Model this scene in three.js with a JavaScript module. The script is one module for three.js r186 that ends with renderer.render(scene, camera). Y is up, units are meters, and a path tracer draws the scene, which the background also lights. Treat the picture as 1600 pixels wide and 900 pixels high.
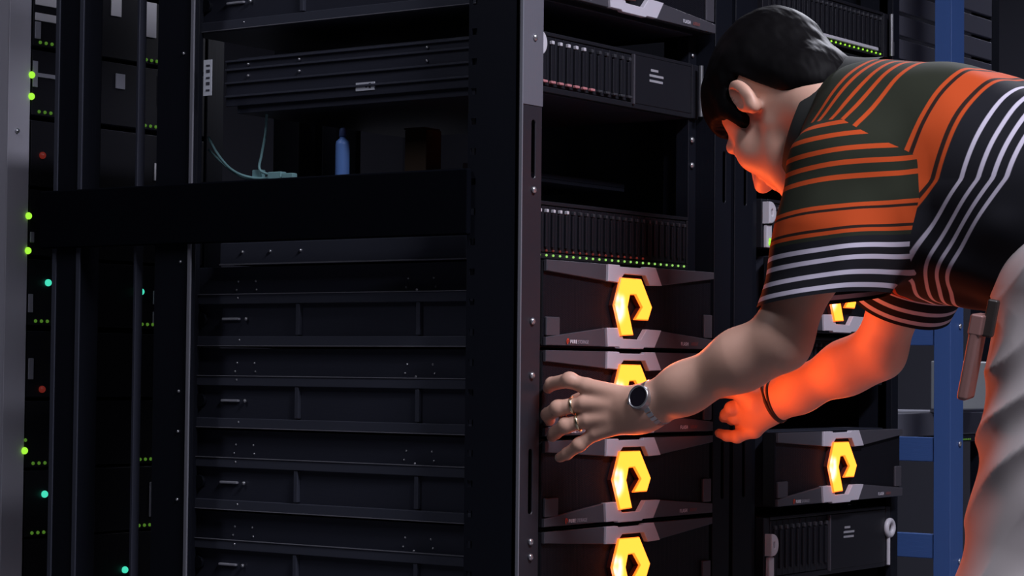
import * as THREE from 'three';
import { RoundedBoxGeometry } from 'three/addons/geometries/RoundedBoxGeometry.js';
import { mergeGeometries } from 'three/addons/utils/BufferGeometryUtils.js';
import { RectAreaLightUniformsLib } from 'three/addons/lights/RectAreaLightUniformsLib.js';
import { ImprovedNoise } from 'three/addons/math/ImprovedNoise.js';

// ------------------------------------------------------------------ camera, lights, exposure
RectAreaLightUniformsLib.init();
const scene = new THREE.Scene();
scene.background = new THREE.Color(0x000000);
const V3 = (x, y, z) => new THREE.Vector3(x, y, z);
const camera = new THREE.PerspectiveCamera(2 * Math.atan(450 / 3555) * 180 / Math.PI, 16 / 9, 0.05, 60);
camera.position.set(-2.7414, 0.850, 1.9139);
{ // handheld camera: yaw towards the racks, slight upward pitch, half a degree of roll
  const view = V3(0.8116, 0.0359, -0.5832).normalize();
  const up = V3(-0.0348, 0.9993, 0.0131);
  const right = V3().crossVectors(view, up).normalize();
  up.crossVectors(right, view);
  camera.quaternion.setFromRotationMatrix(new THREE.Matrix4().makeBasis(right, up, view.clone().negate()));
}
const renderer = new THREE.WebGLRenderer({ antialias: true });
renderer.toneMapping = THREE.LinearToneMapping;
renderer.toneMappingExposure = 1.0;
renderer.shadowMap.enabled = true;
// ceiling lamps: [x, y, z, width (x), depth (z), intensity]
const CEILING_LAMPS = [
  [2.35, 2.72, -0.15, 1.2, 0.30, 90],
  [-0.45, 2.72, 1.70, 1.2, 0.30, 80],
  [-1.60, 2.72, -0.75, 1.2, 0.30, 7],
];
const LAMP_COLOR = new THREE.Color(0.87, 0.88, 1.0);
const LOGO_COLOR = new THREE.Color(1.0, 0.125, 0.02);
const LOGO_LIGHT = 50;

// ------------------------------------------------------------------ helpers
const taken = {};
function numbered(n) { const k = taken[n] = (taken[n] ?? -1) + 1; return k ? n + '_' + String(k).padStart(3, '0') : n; }
function shade(o) { o.castShadow = true; o.receiveShadow = true; return o; }
function thing(name, label, category, [x, y, z] = [0, 0, 0], group) {
  const o = new THREE.Group(); o.name = numbered(name); o.position.set(x, y, z); o.userData = { label, category };
  if (group) o.userData.group = group;
  scene.add(o); return o;
}
function part(parent, name, geo, m, label) {
  const o = shade(new THREE.Mesh(Array.isArray(geo) ? mergeAll(geo) : geo, m)); o.name = name;
  if (label) o.userData.label = label;
  parent.add(o); return o;
}
function mergeAll(list) {
  return mergeGeometries(list.map((g) => { const h = g.index ? g.toNonIndexed() : g.clone(); for (const k of Object.keys(h.attributes)) if (!['position', 'normal', 'uv'].includes(k)) h.deleteAttribute(k); return h; }));
}
function structure(name, geo, m, label) { const o = part(scene, name, geo, m); o.userData = { kind: 'structure', label, category: name.split('_')[0] }; return o; }
// box from min corner to max corner, bevelled
function bx(x0, x1, y0, y1, z0, z1, r = 0.0015) {
  const w = x1 - x0, h = y1 - y0, d = z1 - z0, rr = Math.min(r, w * 0.3, h * 0.3, d * 0.3);
  const g = r > 0 ? new RoundedBoxGeometry(w, h, d, 1, rr) : new THREE.BoxGeometry(w, h, d);
  return g.translate((x0 + x1) / 2, (y0 + y1) / 2, (z0 + z1) / 2);
}
function poly(points, depth, bevel = 0.0008, holes = []) {
  const s = new THREE.Shape(points.map((p) => new THREE.Vector2(p[0], p[1])));
  for (const h of holes) s.holes.push(h);
  return new THREE.ExtrudeGeometry(s, { depth: depth - 2 * bevel, bevelEnabled: bevel > 0, bevelThickness: bevel, bevelSize: bevel, bevelOffset: -bevel, bevelSegments: 1, curveSegments: 10 }).translate(0, 0, bevel);
}
function slot(x, y0, y1, w) { const p = new THREE.Path(); const r = w / 2; p.moveTo(x - r, y0 + r); p.lineTo(x - r, y1 - r); p.absarc(x, y1 - r, r, Math.PI, 0, true); p.lineTo(x + r, y0 + r); p.absarc(x, y0 + r, r, 0, -Math.PI, true); return p; }
function tube(points, r, seg = 40, rad = 8) { return new THREE.TubeGeometry(new THREE.CatmullRomCurve3(points.map((p) => V3(...p))), seg, r, rad); }
const lathe = (pts, n = 24) => new THREE.LatheGeometry(pts.map((p) => new THREE.Vector2(p[0], p[1])), n);

const clamp = (v, a, b) => Math.max(a, Math.min(b, v));
const lerp = (a, b, t) => a + (b - a) * t;
// textures (grain, weave, stripes, print)
const perlin = new ImprovedNoise();
function noiseTexture(size, fn, srgb) {
  const d = new Uint8Array(size * size * 4);
  for (let j = 0; j < size; j++) for (let i = 0; i < size; i++) { const v = fn(i, j); const k = (j * size + i) * 4; const c = Array.isArray(v) ? v : [v, v, v]; d[k] = c[0] * 255; d[k + 1] = c[1] * 255; d[k + 2] = c[2] * 255; d[k + 3] = 255; }
  const t = new THREE.DataTexture(d, size, size); t.wrapS = t.wrapT = THREE.RepeatWrapping; t.magFilter = THREE.LinearFilter; t.minFilter = THREE.LinearMipmapLinearFilter; t.generateMipmaps = true;
  if (srgb) t.colorSpace = THREE.SRGBColorSpace;
  t.needsUpdate = true; return t;
}
const hash = (i, j) => { const s = Math.sin(i * 127.1 + j * 311.7) * 43758.5453; return s - Math.floor(s); };
const grain = noiseTexture(256, (i, j) => 0.55 + 0.25 * perlin.noise(i * 0.11, j * 0.11, 0.3) + 0.2 * (hash(i, j) - 0.5));
const perforation = noiseTexture(128, (i, j) => { const a = ((i % 16) - 8) / 8, b = (((j + (Math.floor(i / 16) % 2) * 8) % 16) - 8) / 8; return a * a + b * b < 0.42 ? 0 : 1; });
perforation.repeat.set(16, 5);
const weave = noiseTexture(128, (i, j) => 0.5 + 0.25 * Math.sin(i * Math.PI / 2) * Math.sin(j * Math.PI / 2) + 0.2 * (hash(i, j) - 0.5));
weave.repeat.set(20, 20);

const M = {};
function mat(key, r, g, b, rough, metal = 0, extra = {}) { const m = new THREE.MeshPhysicalMaterial({ roughness: rough, metalness: metal, ...extra }); m.color.setRGB(r, g, b); m.name = key; M[key] = m; return m; }
mat('rackBlack', 0.006, 0.007, 0.012, 0.5, 0, { specularIntensity: 0.4, bumpMap: grain, bumpScale: 0.0003 });
mat('railPlateLit', 0.15, 0.145, 0.175, 0.45, 0.05, { bumpMap: grain, bumpScale: 0.0002 });
mat('railGrey', 0.026, 0.023, 0.031, 0.45, 0.0, { bumpMap: grain, bumpScale: 0.0002 });
mat('backPost', 0.62, 0.60, 0.69, 0.5, 0.0, { bumpMap: grain, bumpScale: 0.0002 });
mat('brace', 0.002, 0.0025, 0.005, 0.95, 0, { specularIntensity: 0.1 });
mat('chassis', 0.040, 0.043, 0.064, 0.42, 0.2, { bumpMap: grain, bumpScale: 0.0002 });
mat('chassisRail', 0.070, 0.075, 0.104, 0.40, 0.2);
mat('latchSteel', 0.42, 0.42, 0.48, 0.45, 0.2);
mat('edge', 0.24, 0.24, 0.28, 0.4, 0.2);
mat('bezelPanel', 0.008, 0.008, 0.012, 0.45, 0.0, { specularIntensity: 0.3, bumpMap: perforation, bumpScale: 0.00025 });
mat('wedge', 0.085, 0.08, 0.098, 0.42, 0.25);
mat('tab', 0.62, 0.58, 0.66, 0.5, 0.0);
mat('logoOff', 0.20, 0.03, 0.02, 0.35);
mat('steel', 0.55, 0.55, 0.58, 0.3, 0.9);
mat('screw', 0.62, 0.62, 0.66, 0.28, 0.85);
mat('earWhite', 0.62, 0.60, 0.66, 0.4);
mat('drive', 0.012, 0.012, 0.017, 0.45, 0.0, { specularIntensity: 0.6 });
mat('driveLatch', 0.055, 0.055, 0.066, 0.4, 0.2);
mat('shelfFace', 0.013, 0.013, 0.018, 0.45, 0.0, { specularIntensity: 0.6 });
mat('blueSteel', 0.055, 0.120, 0.34, 0.42, 0.0, { bumpMap: grain, bumpScale: 0.0003 });
mat('blankPanel', 0.085, 0.085, 0.11, 0.5, 0.1);
mat('plate', 0.78, 0.76, 0.82, 0.5);
mat('boxWhite', 0.36, 0.38, 0.39, 0.6);
mat('greyDevice', 0.13, 0.13, 0.16, 0.5, 0.1);
mat('blankPlate', 0.32, 0.32, 0.38, 0.5);
mat('paper', 0.70, 0.72, 0.80, 0.8);
mat('ink', 0.05, 0.05, 0.07, 0.8);
mat('wall', 0.035, 0.035, 0.048, 0.9, 0, { bumpMap: grain, bumpScale: 0.001 });
mat('floorTile', 0.12, 0.12, 0.13, 0.6, 0, { bumpMap: grain, bumpScale: 0.0004 });
mat('ceilingTile', 0.25, 0.25, 0.27, 0.9, 0, { bumpMap: grain, bumpScale: 0.001 });
mat('cable', 0.30, 0.55, 0.58, 0.5);
mat('cableDark', 0.02, 0.02, 0.03, 0.5);
mat('bottleBlue', 0.16, 0.32, 0.78, 0.35);
mat('bottleCap', 0.10, 0.16, 0.38, 0.4);
mat('cardboard', 0.06, 0.035, 0.02, 0.85);
function glow(key, r, g, b, k) { const m = new THREE.MeshStandardMaterial({ color: 0x101010, roughness: 0.4 }); m.emissive.setRGB(r, g, b); m.emissiveIntensity = k; m.name = key; M[key] = m; return m; }
glow('ledGreen', 0.40, 0.95, 0.05, 1.0);
glow('ledGreenPale', 0.42, 0.90, 0.18, 0.75);
glow('ledGreenDim', 0.12, 0.32, 0.03, 0.45);
glow('ledTeal', 0.06, 0.75, 0.50, 1.0);
glow('ledRed', 0.32, 0.03, 0.02, 0.35);
glow('lampPanel', 0.93, 0.94, 1.0, 1.5);

// ------------------------------------------------------------------ the room
const RX0 = -4.2, RX1 = 5.2, RZ0 = -4.4, RZ1 = 3.4, RH = 2.9;
structure('floor', bx(RX0 - 0.1, RX1 + 0.1, -0.1, 0, RZ0 - 0.1, RZ1 + 0.1, 0), M.floorTile, 'dark grey raised floor under the racks');
structure('ceiling', bx(RX0 - 0.1, RX1 + 0.1, RH, RH + 0.1, RZ0 - 0.1, RZ1 + 0.1, 0), M.ceilingTile, 'grey ceiling above the racks');
structure('wall_left', bx(RX0 - 0.1, RX0, 0, RH, RZ0, RZ1, 0), M.wall, 'dark wall across the open floor from the end rack');
structure('wall_right', bx(RX1, RX1 + 0.1, 0, RH, RZ0, RZ1, 0), M.wall, 'dark wall at the end of the aisle');
structure('wall_back', bx(RX0, RX1, 0, RH, RZ0 - 0.1, RZ0, 0), M.wall, 'dark wall behind the rack rows');
structure('wall_front', bx(RX0, RX1, 0, RH, RZ1, RZ1 + 0.1, 0), M.wall, 'dark wall across the aisle from the racks');
const lampPlaces = ['above the blue rack', 'over the aisle in front of the end rack', 'over the open floor beside the end rack'];
CEILING_LAMPS.forEach(([x, y, z, w, d, power], i) => {
  const t = thing('ceiling_lamp', 'long white ceiling lamp hung ' + lampPlaces[i], 'lamp', [x, y, z], 'ceiling lamps');
  part(t, 'housing', bx(-w / 2 - 0.02, w / 2 + 0.02, 0.006, 0.05, -d / 2 - 0.02, d / 2 + 0.02), M.boxWhite);
  part(t, 'lamp_panel', bx(-w / 2, w / 2, 0, 0.01, -d / 2, d / 2, 0), M.lampPanel);
  for (const s of [-1, 1]) part(t, 'rod', new THREE.CylinderGeometry(0.006, 0.006, RH - y - 0.05, 8).translate(s * w * 0.4, (RH - y + 0.05) / 2, 0), M.steel);
  const l = new THREE.RectAreaLight(LAMP_COLOR, power, w, d); l.name = 'lamp_light'; l.position.set(0, -0.004, 0); l.rotation.x = -Math.PI / 2; t.add(l);
});

// ------------------------------------------------------------------ racks
const U1 = 0.04445, U3 = 0.13335, RACKTOP = 2.05;
const Y0 = 0.882;                      // underside of the topmost lit storage array
const screwGeo = new THREE.SphereGeometry(0.0052, 10, 6).scale(1, 1, 0.7);
const smallScrew = new THREE.SphereGeometry(0.0026, 8, 6);
// front post: a slotted front plate and a perforated side plate bent back from it
function post(parent, x0, x1, z0, z1, m, slots, sideHoles, side = -1, y1 = RACKTOP) {
  const xm = (x0 + x1) / 2;
  const front = poly([[x0, 0.0], [x1, 0.0], [x1, y1], [x0, y1]], 0.003, 0.0008, slots.map(([a, b]) => slot(xm + 0.004, a, b, 0.010))).translate(0, 0, z1 - 0.003);
  const p = part(parent, 'post', [front, bx(x0, x0 + 0.002, 0, y1, z0, z1 - 0.001, 0.0006), bx(x1 - 0.002, x1, 0, y1, z0, z1 - 0.001, 0.0006)], m);
  return p;
}
function sidePlate(x, z0, z1, y0, y1, holes, zh) {     // plate in the side plane with square holes
  const hs = holes.map((y) => { const q = new THREE.Path(); const a = 0.0048; q.moveTo(-zh - a, y - a); q.lineTo(-zh + a, y - a); q.lineTo(-zh + a, y + a); q.lineTo(-zh - a, y + a); q.lineTo(-zh - a, y - a); return q; });
  return poly([[-z1, y0], [-z0, y0], [-z0, y1], [-z1, y1]], 0.0025, 0, hs).rotateY(Math.PI / 2).translate(x, 0, 0);
}
const holeRow = (n = 44, y = 0.06) => Array.from({ length: n }, (_, i) => y + i * U1);

const rackA = thing('server_rack', 'tall black open-sided server rack whose four lit arrays the person reaches into', 'rack', [0, 0, 0], 'black server racks');
{
  const t = rackA, B = M.rackBlack;
  const fp = post(t, -0.057, -0.006, -0.012, 0, M.railGrey, [[1.130, 1.216], [0.640, 0.735], [1.62, 1.71], [0.15, 0.24]], []);
  for (const y of [1.337, 1.113, 0.921, 0.842, 0.578, 0.60, 1.52, 0.38]) { const s = part(fp, 'screw', screwGeo, M.screw); s.position.set(-0.028, y, 0.002); }
  part(fp, 'lit_cover_plate', bx(-0.0572, -0.0058, 1.237, RACKTOP, -0.002, 0.0012, 0.0006), M.railPlateLit, 'cover plate on the upper post, toned lighter for the light falling there');  // lighter material paints in the stronger light above the joint of the post
  part(t, 'post_edge', bx(-0.0585, -0.0560, 0, RACKTOP, -0.004, 0.0014, 0.0005), M.edge, 'pale strip painting in the highlight along the front post edge');  // pale material stands in for the bright highlight on this edge
  part(t, 'post', [sidePlate(-0.057, -0.098, -0.006, 0, RACKTOP, holeRow(), -0.088), bx(-0.052, -0.012, 0, RACKTOP, -0.09, -0.014)], B);
  post(t, 0.492, 0.546, -0.10, 0, B, [[1.130, 1.216], [0.640, 0.735]], []);
  part(t, 'mounting_rail', [bx(-0.0565, -0.0520, 0, RACKTOP, -0.738, -0.655), bx(-0.057, -0.046, 0, RACKTOP, -0.660, -0.656)], B);
  part(t, 'rail_edge', bx(-0.0600, -0.0565, 0, RACKTOP, -0.661, -0.654, 0.0006), M.edge, 'pale edge of the rear mounting rail');  // thin pale strip along the rail edge
  for (const y of [0.81, 0.745, 0.635, 1.02, 1.14, 1.36]) { const s = part(t, 'screw', smallScrew, M.screw); s.position.set(-0.0575, y, -0.678); }
  part(t, 'upright', bx(-0.057, -0.040, 0, RACKTOP, -0.786, -0.780), M.chassis);
  part(t, 'post', bx(-0.057, -0.012, 0, RACKTOP, -0.975, -0.912, 0.003), M.rackBlack);
  part(t, 'post_edge', [bx(-0.0595, -0.0565, 0, RACKTOP, -0.977, -0.968, 0.0006), bx(-0.0595, -0.0565, 0, RACKTOP, -0.919, -0.910, 0.0006)], M.chassisRail);
  part(t, 'post', bx(0.495, 0.545, 0, RACKTOP, -0.975, -0.91, 0.003), B);
  part(t, 'side_brace', bx(-0.070, -0.059, 1.048, 1.146, -1.000, -0.088, 0.003), M.brace, 'matte black side brace');
  part(t, 'top_frame', [bx(-0.057, 0.545, 1.99, RACKTOP, -0.05, -0.004), bx(-0.057, 0.545, 1.99, RACKTOP, -0.975, -0.93), bx(-0.057, -0.01, 1.99, RACKTOP, -0.93, -0.05), bx(0.50, 0.545, 1.99, RACKTOP, -0.93, -0.05)], B);
  part(t, 'base_frame', [bx(-0.057, 0.545, 0, 0.06, -0.05, -0.004), bx(-0.057, 0.545, 0, 0.06, -0.975, -0.93), bx(-0.057, -0.01, 0, 0.06, -0.93, -0.05), bx(0.50, 0.545, 0, 0.06, -0.93, -0.05)], B);
  part(t, 'inner_rail', [bx(0.004, 0.016, 0.06, 1.99, -0.06, -0.035), bx(0.466, 0.490, 0.06, 1.99, -0.06, -0.035), bx(0.000, 0.012, 0.06, 1.99, -0.75, -0.70), bx(0.470, 0.485, 0.06, 1.99, -0.80, -0.75)], B);
  for (const [y, s] of [[1.232, 1], [1.190, 1], [1.352, 0.6], [1.372, 0.6]]) { const q = part(t, 'screw', screwGeo, M.screw); q.position.set(0.474, y, -0.033); q.scale.setScalar(s); }
  const tg = part(t, 'asset_tag', bx(-0.0610, -0.0600, 1.287, 1.345, -0.630, -0.612, 0), M.paper, 'white printed tag on the rear rail');
  part(tg, 'print', [0, 1, 2, 3, 4].map((i) => bx(-0.0615, -0.0608, 1.294 + i * 0.010, 1.297 + i * 0.010 + (i % 2) * 0.002, -0.624, -0.616, 0)), M.ink);
}
const rackB = thing('server_rack', 'black server rack between the end rack and the blue post', 'rack', [0.565, 0, 0], 'black server racks');
{
  const t = rackB, B = M.rackBlack;
  post(t, 0.0, 0.062, -0.10, -0.004, B, [[1.130, 1.216], [0.640, 0.735]], []);
  part(t, 'inner_rail', [bx(0.064, 0.120, 0, 1.99, -0.05, -0.03), bx(0.622, 0.640, 0, 1.99, -0.05, -0.03)], B);
  part(t, 'post', bx(0.622, 0.650, 0, RACKTOP, -0.09, -0.02), B);
  part(t, 'post', bx(0.0, 0.05, 0, RACKTOP, -0.975, -0.91), B); part(t, 'post', bx(0.60, 0.65, 0, RACKTOP, -0.975, -0.91), B);
  part(t, 'side_panel', bx(0.644, 0.650, 0.06, 1.99, -0.91, -0.10, 0), B);
  part(t, 'top_frame', bx(0, 0.65, 1.99, RACKTOP, -0.975, -0.004), B);
  part(t, 'base_frame', bx(0, 0.65, 0, 0.06, -0.975, -0.004), B);
}

// ------------------------------------------------------------------ storage arrays with the folded ring emblem
const emblem = [[-0.0622, 0.0446], [-0.0039, 0.0442], [0.0281, 0.0010], [0.0168, -0.0197], [-0.0226, -0.0197], [-0.0016, 0.0002], [-0.0199, 0.0190], [-0.0361, 0.0185], [-0.0423, -0.0001], [-0.0255, -0.0435], [-0.0609, -0.0450], [-0.0807, 0.0014]].map(([x, y]) => [x + 0.0135, y]);
const tabTop = [[-0.0853, 0.0639], [-0.0535, 0.0637], [-0.0519, 0.0612], [0.0165, 0.0614], [0.0198, 0.0640], [0.0499, 0.0640], [0.0688, 0.0360], [0.0336, 0.0350], [0.0217, 0.0502], [-0.0405, 0.0505], [-0.0579, 0.0366], [-0.0865, 0.0380]].map(([x, y]) => [x + 0.006, y]).reverse();
const tabBottom = [[-0.0886, -0.0334], [-0.0521, -0.0325], [-0.0422, -0.0495], [0.0082, -0.0500], [0.0245, -0.0337], [0.0681, -0.0345], [0.0483, -0.0620], [0.0183, -0.0622], [0.0151, -0.0645], [-0.0516, -0.0645], [-0.0549, -0.0620], [-0.0850, -0.0619]].map(([x, y]) => [x + 0.006, y]).reverse();
const emblemGeo = (() => {
  const g = poly(emblem, 0.004, 0.0010);
  const p = g.attributes.position, uv = g.attributes.uv;
  for (let i = 0; i < p.count; i++) uv.setXY(i, (p.getX(i) + 0.07) / 0.12, (p.getY(i) + 0.048) / 0.096);
  return g;
})();
const emblemBase = poly(emblem.map(([x, y]) => [-0.0128 + (x + 0.0128) * 0.985, y * 0.985]), 0.0076, 0.0004).translate(0, 0, 0.0002);
mat('emblemBase', 0.08, 0.010, 0.006, 0.5);
// the diodes behind the left stroke of the emblem show as whiter spots in the lens
const emblemMap = noiseTexture(128, (i, j) => {
  const x = i / 128, y = j / 128; let w = 0;
  for (const [cx, cy, r] of [[0.09, 0.62, 0.07], [0.20, 0.60, 0.06], [0.08, 0.45, 0.07], [0.19, 0.40, 0.08], [0.14, 0.32, 0.07], [0.21, 0.50, 0.06]]) w += Math.exp(-((x - cx) ** 2 + ((y - cy) * 0.8) ** 2) / (r * r) * 1.6);
  w = Math.min(1, w);
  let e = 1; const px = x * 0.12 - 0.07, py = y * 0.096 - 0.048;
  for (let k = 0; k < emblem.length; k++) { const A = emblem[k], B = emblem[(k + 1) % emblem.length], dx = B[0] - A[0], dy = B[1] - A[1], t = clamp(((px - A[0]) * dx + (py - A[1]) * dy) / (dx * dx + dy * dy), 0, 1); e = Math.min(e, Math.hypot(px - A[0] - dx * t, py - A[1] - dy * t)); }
  const rim = clamp(1 - e / 0.0020, 0, 1); // orange bloom along the emblem outline, painted into its emission
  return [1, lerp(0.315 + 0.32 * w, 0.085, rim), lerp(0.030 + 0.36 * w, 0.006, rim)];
}, false);
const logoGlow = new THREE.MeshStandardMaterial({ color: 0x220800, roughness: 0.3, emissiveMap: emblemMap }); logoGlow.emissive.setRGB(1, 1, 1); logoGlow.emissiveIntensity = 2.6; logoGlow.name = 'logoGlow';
function lettering(w, h, draw) {
  const c = document.createElement('canvas'); c.width = 512; c.height = Math.round(512 * h / w); const x = c.getContext('2d'); x.clearRect(0, 0, c.width, c.height); draw(x, c.width, c.height);
  const t = new THREE.CanvasTexture(c); t.colorSpace = THREE.SRGBColorSpace; t.magFilter = THREE.LinearFilter;
  const m = new THREE.MeshStandardMaterial({ map: t, transparent: true, roughness: 0.5, polygonOffset: true, polygonOffsetFactor: -1 }); return [new THREE.PlaneGeometry(w, h), m];
}
const [printA, printAM] = lettering(0.060, 0.010, (x, w, h) => {
  x.fillStyle = '#d8482c'; x.beginPath(); x.moveTo(18, 6); x.lineTo(50, 6); x.lineTo(66, 40); x.lineTo(54, 60); x.lineTo(36, 60); x.lineTo(46, 40); x.lineTo(38, 24); x.lineTo(30, 24); x.lineTo(22, 40); x.lineTo(38, 80); x.lineTo(18, 80); x.lineTo(2, 40); x.fill();
  x.fillStyle = '#f2eef6'; x.font = 'bold 64px sans-serif'; x.fillText('PURE', 84, 68); x.fillStyle = '#b9b4c0'; x.font = '60px sans-serif'; x.fillText('STORAGE', 258, 68, 250);
});
const [printB, printBM] = lettering(0.062, 0.010, (x, w, h) => { x.fillStyle = '#e4dfea'; x.font = 'bold 66px sans-serif'; x.fillText('FLASH', 6, 66, 240); x.fillStyle = '#a0524c'; x.font = '62px sans-serif'; x.fillText('ARRAY', 262, 66, 240); });

function storageArray(x0, y0, lit, label, detail = true, group = 'storage arrays with ring emblem bezels') {
  const t = thing('storage_array', label, 'storage array', [x0 + 0.2413, y0 + U3 / 2, 0], group);
  const h = U3 / 2;
  part(t, 'chassis', bx(-0.2213, 0.2213, -h + 0.0015, h - 0.0015, -0.742, -0.026, 0.001), M.chassis);
  const panel = part(t, 'bezel_panel', bx(-0.2413, 0.2413, -h + 0.003, h - 0.003, -0.026, 0.0, 0.003), M.bezelPanel, 'black perforated bezel');
  for (const s of [-1, 1]) part(t, 'bezel_wedge', poly(s < 0 ? [[-0.2405, 0.0475], [-0.0815, 0.0380], [-0.0810, 0.0640], [-0.2405, 0.0640]] : [[0.0760, 0.0365], [0.2405, 0.0530], [0.2405, 0.0640], [0.0565, 0.0640]], 0.006), M.wedge);
  for (const s of [-1, 1]) part(t, 'bezel_wedge', poly(s < 0 ? [[-0.2405, -0.0620], [-0.0810, -0.0620], [-0.0842, -0.0340], [-0.2405, -0.0500]] : [[0.0550, -0.0620], [0.2405, -0.0620], [0.2405, -0.0470], [0.0750, -0.0350]], 0.006), M.wedge);
  part(t, 'bezel_tab', poly(tabTop, 0.009), M.tab, 'pale grey notched plate above the emblem');
  part(t, 'bezel_tab', poly(tabBottom, 0.009), M.tab, 'pale grey notched plate below the emblem');
  for (const s of [-1, 1]) part(t, 'end_clip', s < 0 ? bx(-0.238, -0.203, -0.048, -0.020, 0, 0.005) : bx(0.213, 0.238, -0.044, -0.006, 0, 0.005), M.wedge);
  const w1 = part(t, 'emblem_print', printA, printAM, 'small red ring mark and pale lettering'); w1.position.set(-0.160, -0.0555, 0.0068);
  const w2 = part(t, 'lettering', printB, printBM, 'small pale and reddish lettering'); w2.position.set(0.165, -0.0545, 0.0068);
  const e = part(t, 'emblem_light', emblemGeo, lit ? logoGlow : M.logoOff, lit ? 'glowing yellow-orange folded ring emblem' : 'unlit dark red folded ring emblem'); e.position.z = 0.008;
  part(t, 'emblem_base', emblemBase, M.emblemBase, 'dark red backing of the emblem');
  if (lit) { const l = new THREE.RectAreaLight(LOGO_COLOR, LOGO_LIGHT, 0.078, 0.074); l.name = 'emblem_glow'; l.position.set(-0.0125, 0, 0.0145); l.rotation.y = Math.PI; t.add(l); }
  if (detail) { // slide rail on the left flank
    const X = -0.2213, R = M.chassisRail;
    const r = part(t, 'slide_rail', [bx(X - 0.004, X, -h + 0.002, -h + 0.087, -0.735, -0.120, 0.0005)], M.chassis);
    part(r, 'flange', bx(X - 0.012, X, -h + 0.003, -h + 0.018, -0.735, -0.118, 0.001), R); part(r, 'flange', bx(X - 0.012, X, -h + 0.071, -h + 0.087, -0.735, -0.118, 0.001), R);
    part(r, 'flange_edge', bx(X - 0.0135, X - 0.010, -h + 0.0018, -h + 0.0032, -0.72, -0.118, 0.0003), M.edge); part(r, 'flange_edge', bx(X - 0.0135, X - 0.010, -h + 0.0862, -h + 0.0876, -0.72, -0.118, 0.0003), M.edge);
    for (const z of [-0.484, -0.240]) part(r, 'stiffener', bx(X - 0.011, X, -h + 0.020, -h + 0.070, z - 0.004, z + 0.004, 0.001), R);
    part(r, 'latch_bar', bx(X - 0.009, X - 0.003, -h + 0.0445, -h + 0.0485, -0.650, -0.612, 0.0012), M.latchSteel, 'bright steel latch bar');
    const sc = part(r, 'latch_screw', new THREE.SphereGeometry(0.0032, 10, 8), M.screw); sc.position.set(X - 0.008, -h + 0.0465, -0.597);
    const kn = part(r, 'thumb_knob', new THREE.CylinderGeometry(0.011, 0.011, 0.010, 8).rotateZ(Math.PI / 2), M.rackBlack); kn.position.set(X - 0.006, -h + 0.0465, -0.695);
    for (const [y, z] of [[0.108, -0.622], [0.108, -0.584], [0.094, -0.626], [0.094, -0.582], [0.108, -0.268], [0.108, -0.218], [0.094, -0.272], [0.094, -0.214], [0.0895, -0.242], [0.0805, -0.612], [0.012, -0.607]]) { const s = part(t, 'screw', smallScrew, M.screw); s.position.set(X - (y < 0.09 ? 0.0115 : 0), -h + y, z); s.scale.setScalar(0.75); }
  }
  return t;
}
storageArray(0, Y0, true, 'lit storage array directly under the row of green drive lights');
storageArray(0, Y0 - U3, true, 'lit storage array whose bezel the person grips with both hands');
storageArray(0, Y0 - 2 * U3, true, 'lit storage array just below the one being gripped');
storageArray(0, Y0 - 3 * U3, true, 'lowest lit storage array in the end rack');
storageArray(0, 1.402, false, 'unlit storage array with dark red emblem at the top of the end rack');
storageArray(0.70, 0.920, true, 'lit storage array behind the arms of the person in the second rack', false);
storageArray(0.70, Y0 - 2 * U3, true, 'lit storage array above the white-eared drive shelf in the second rack', false);

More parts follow.
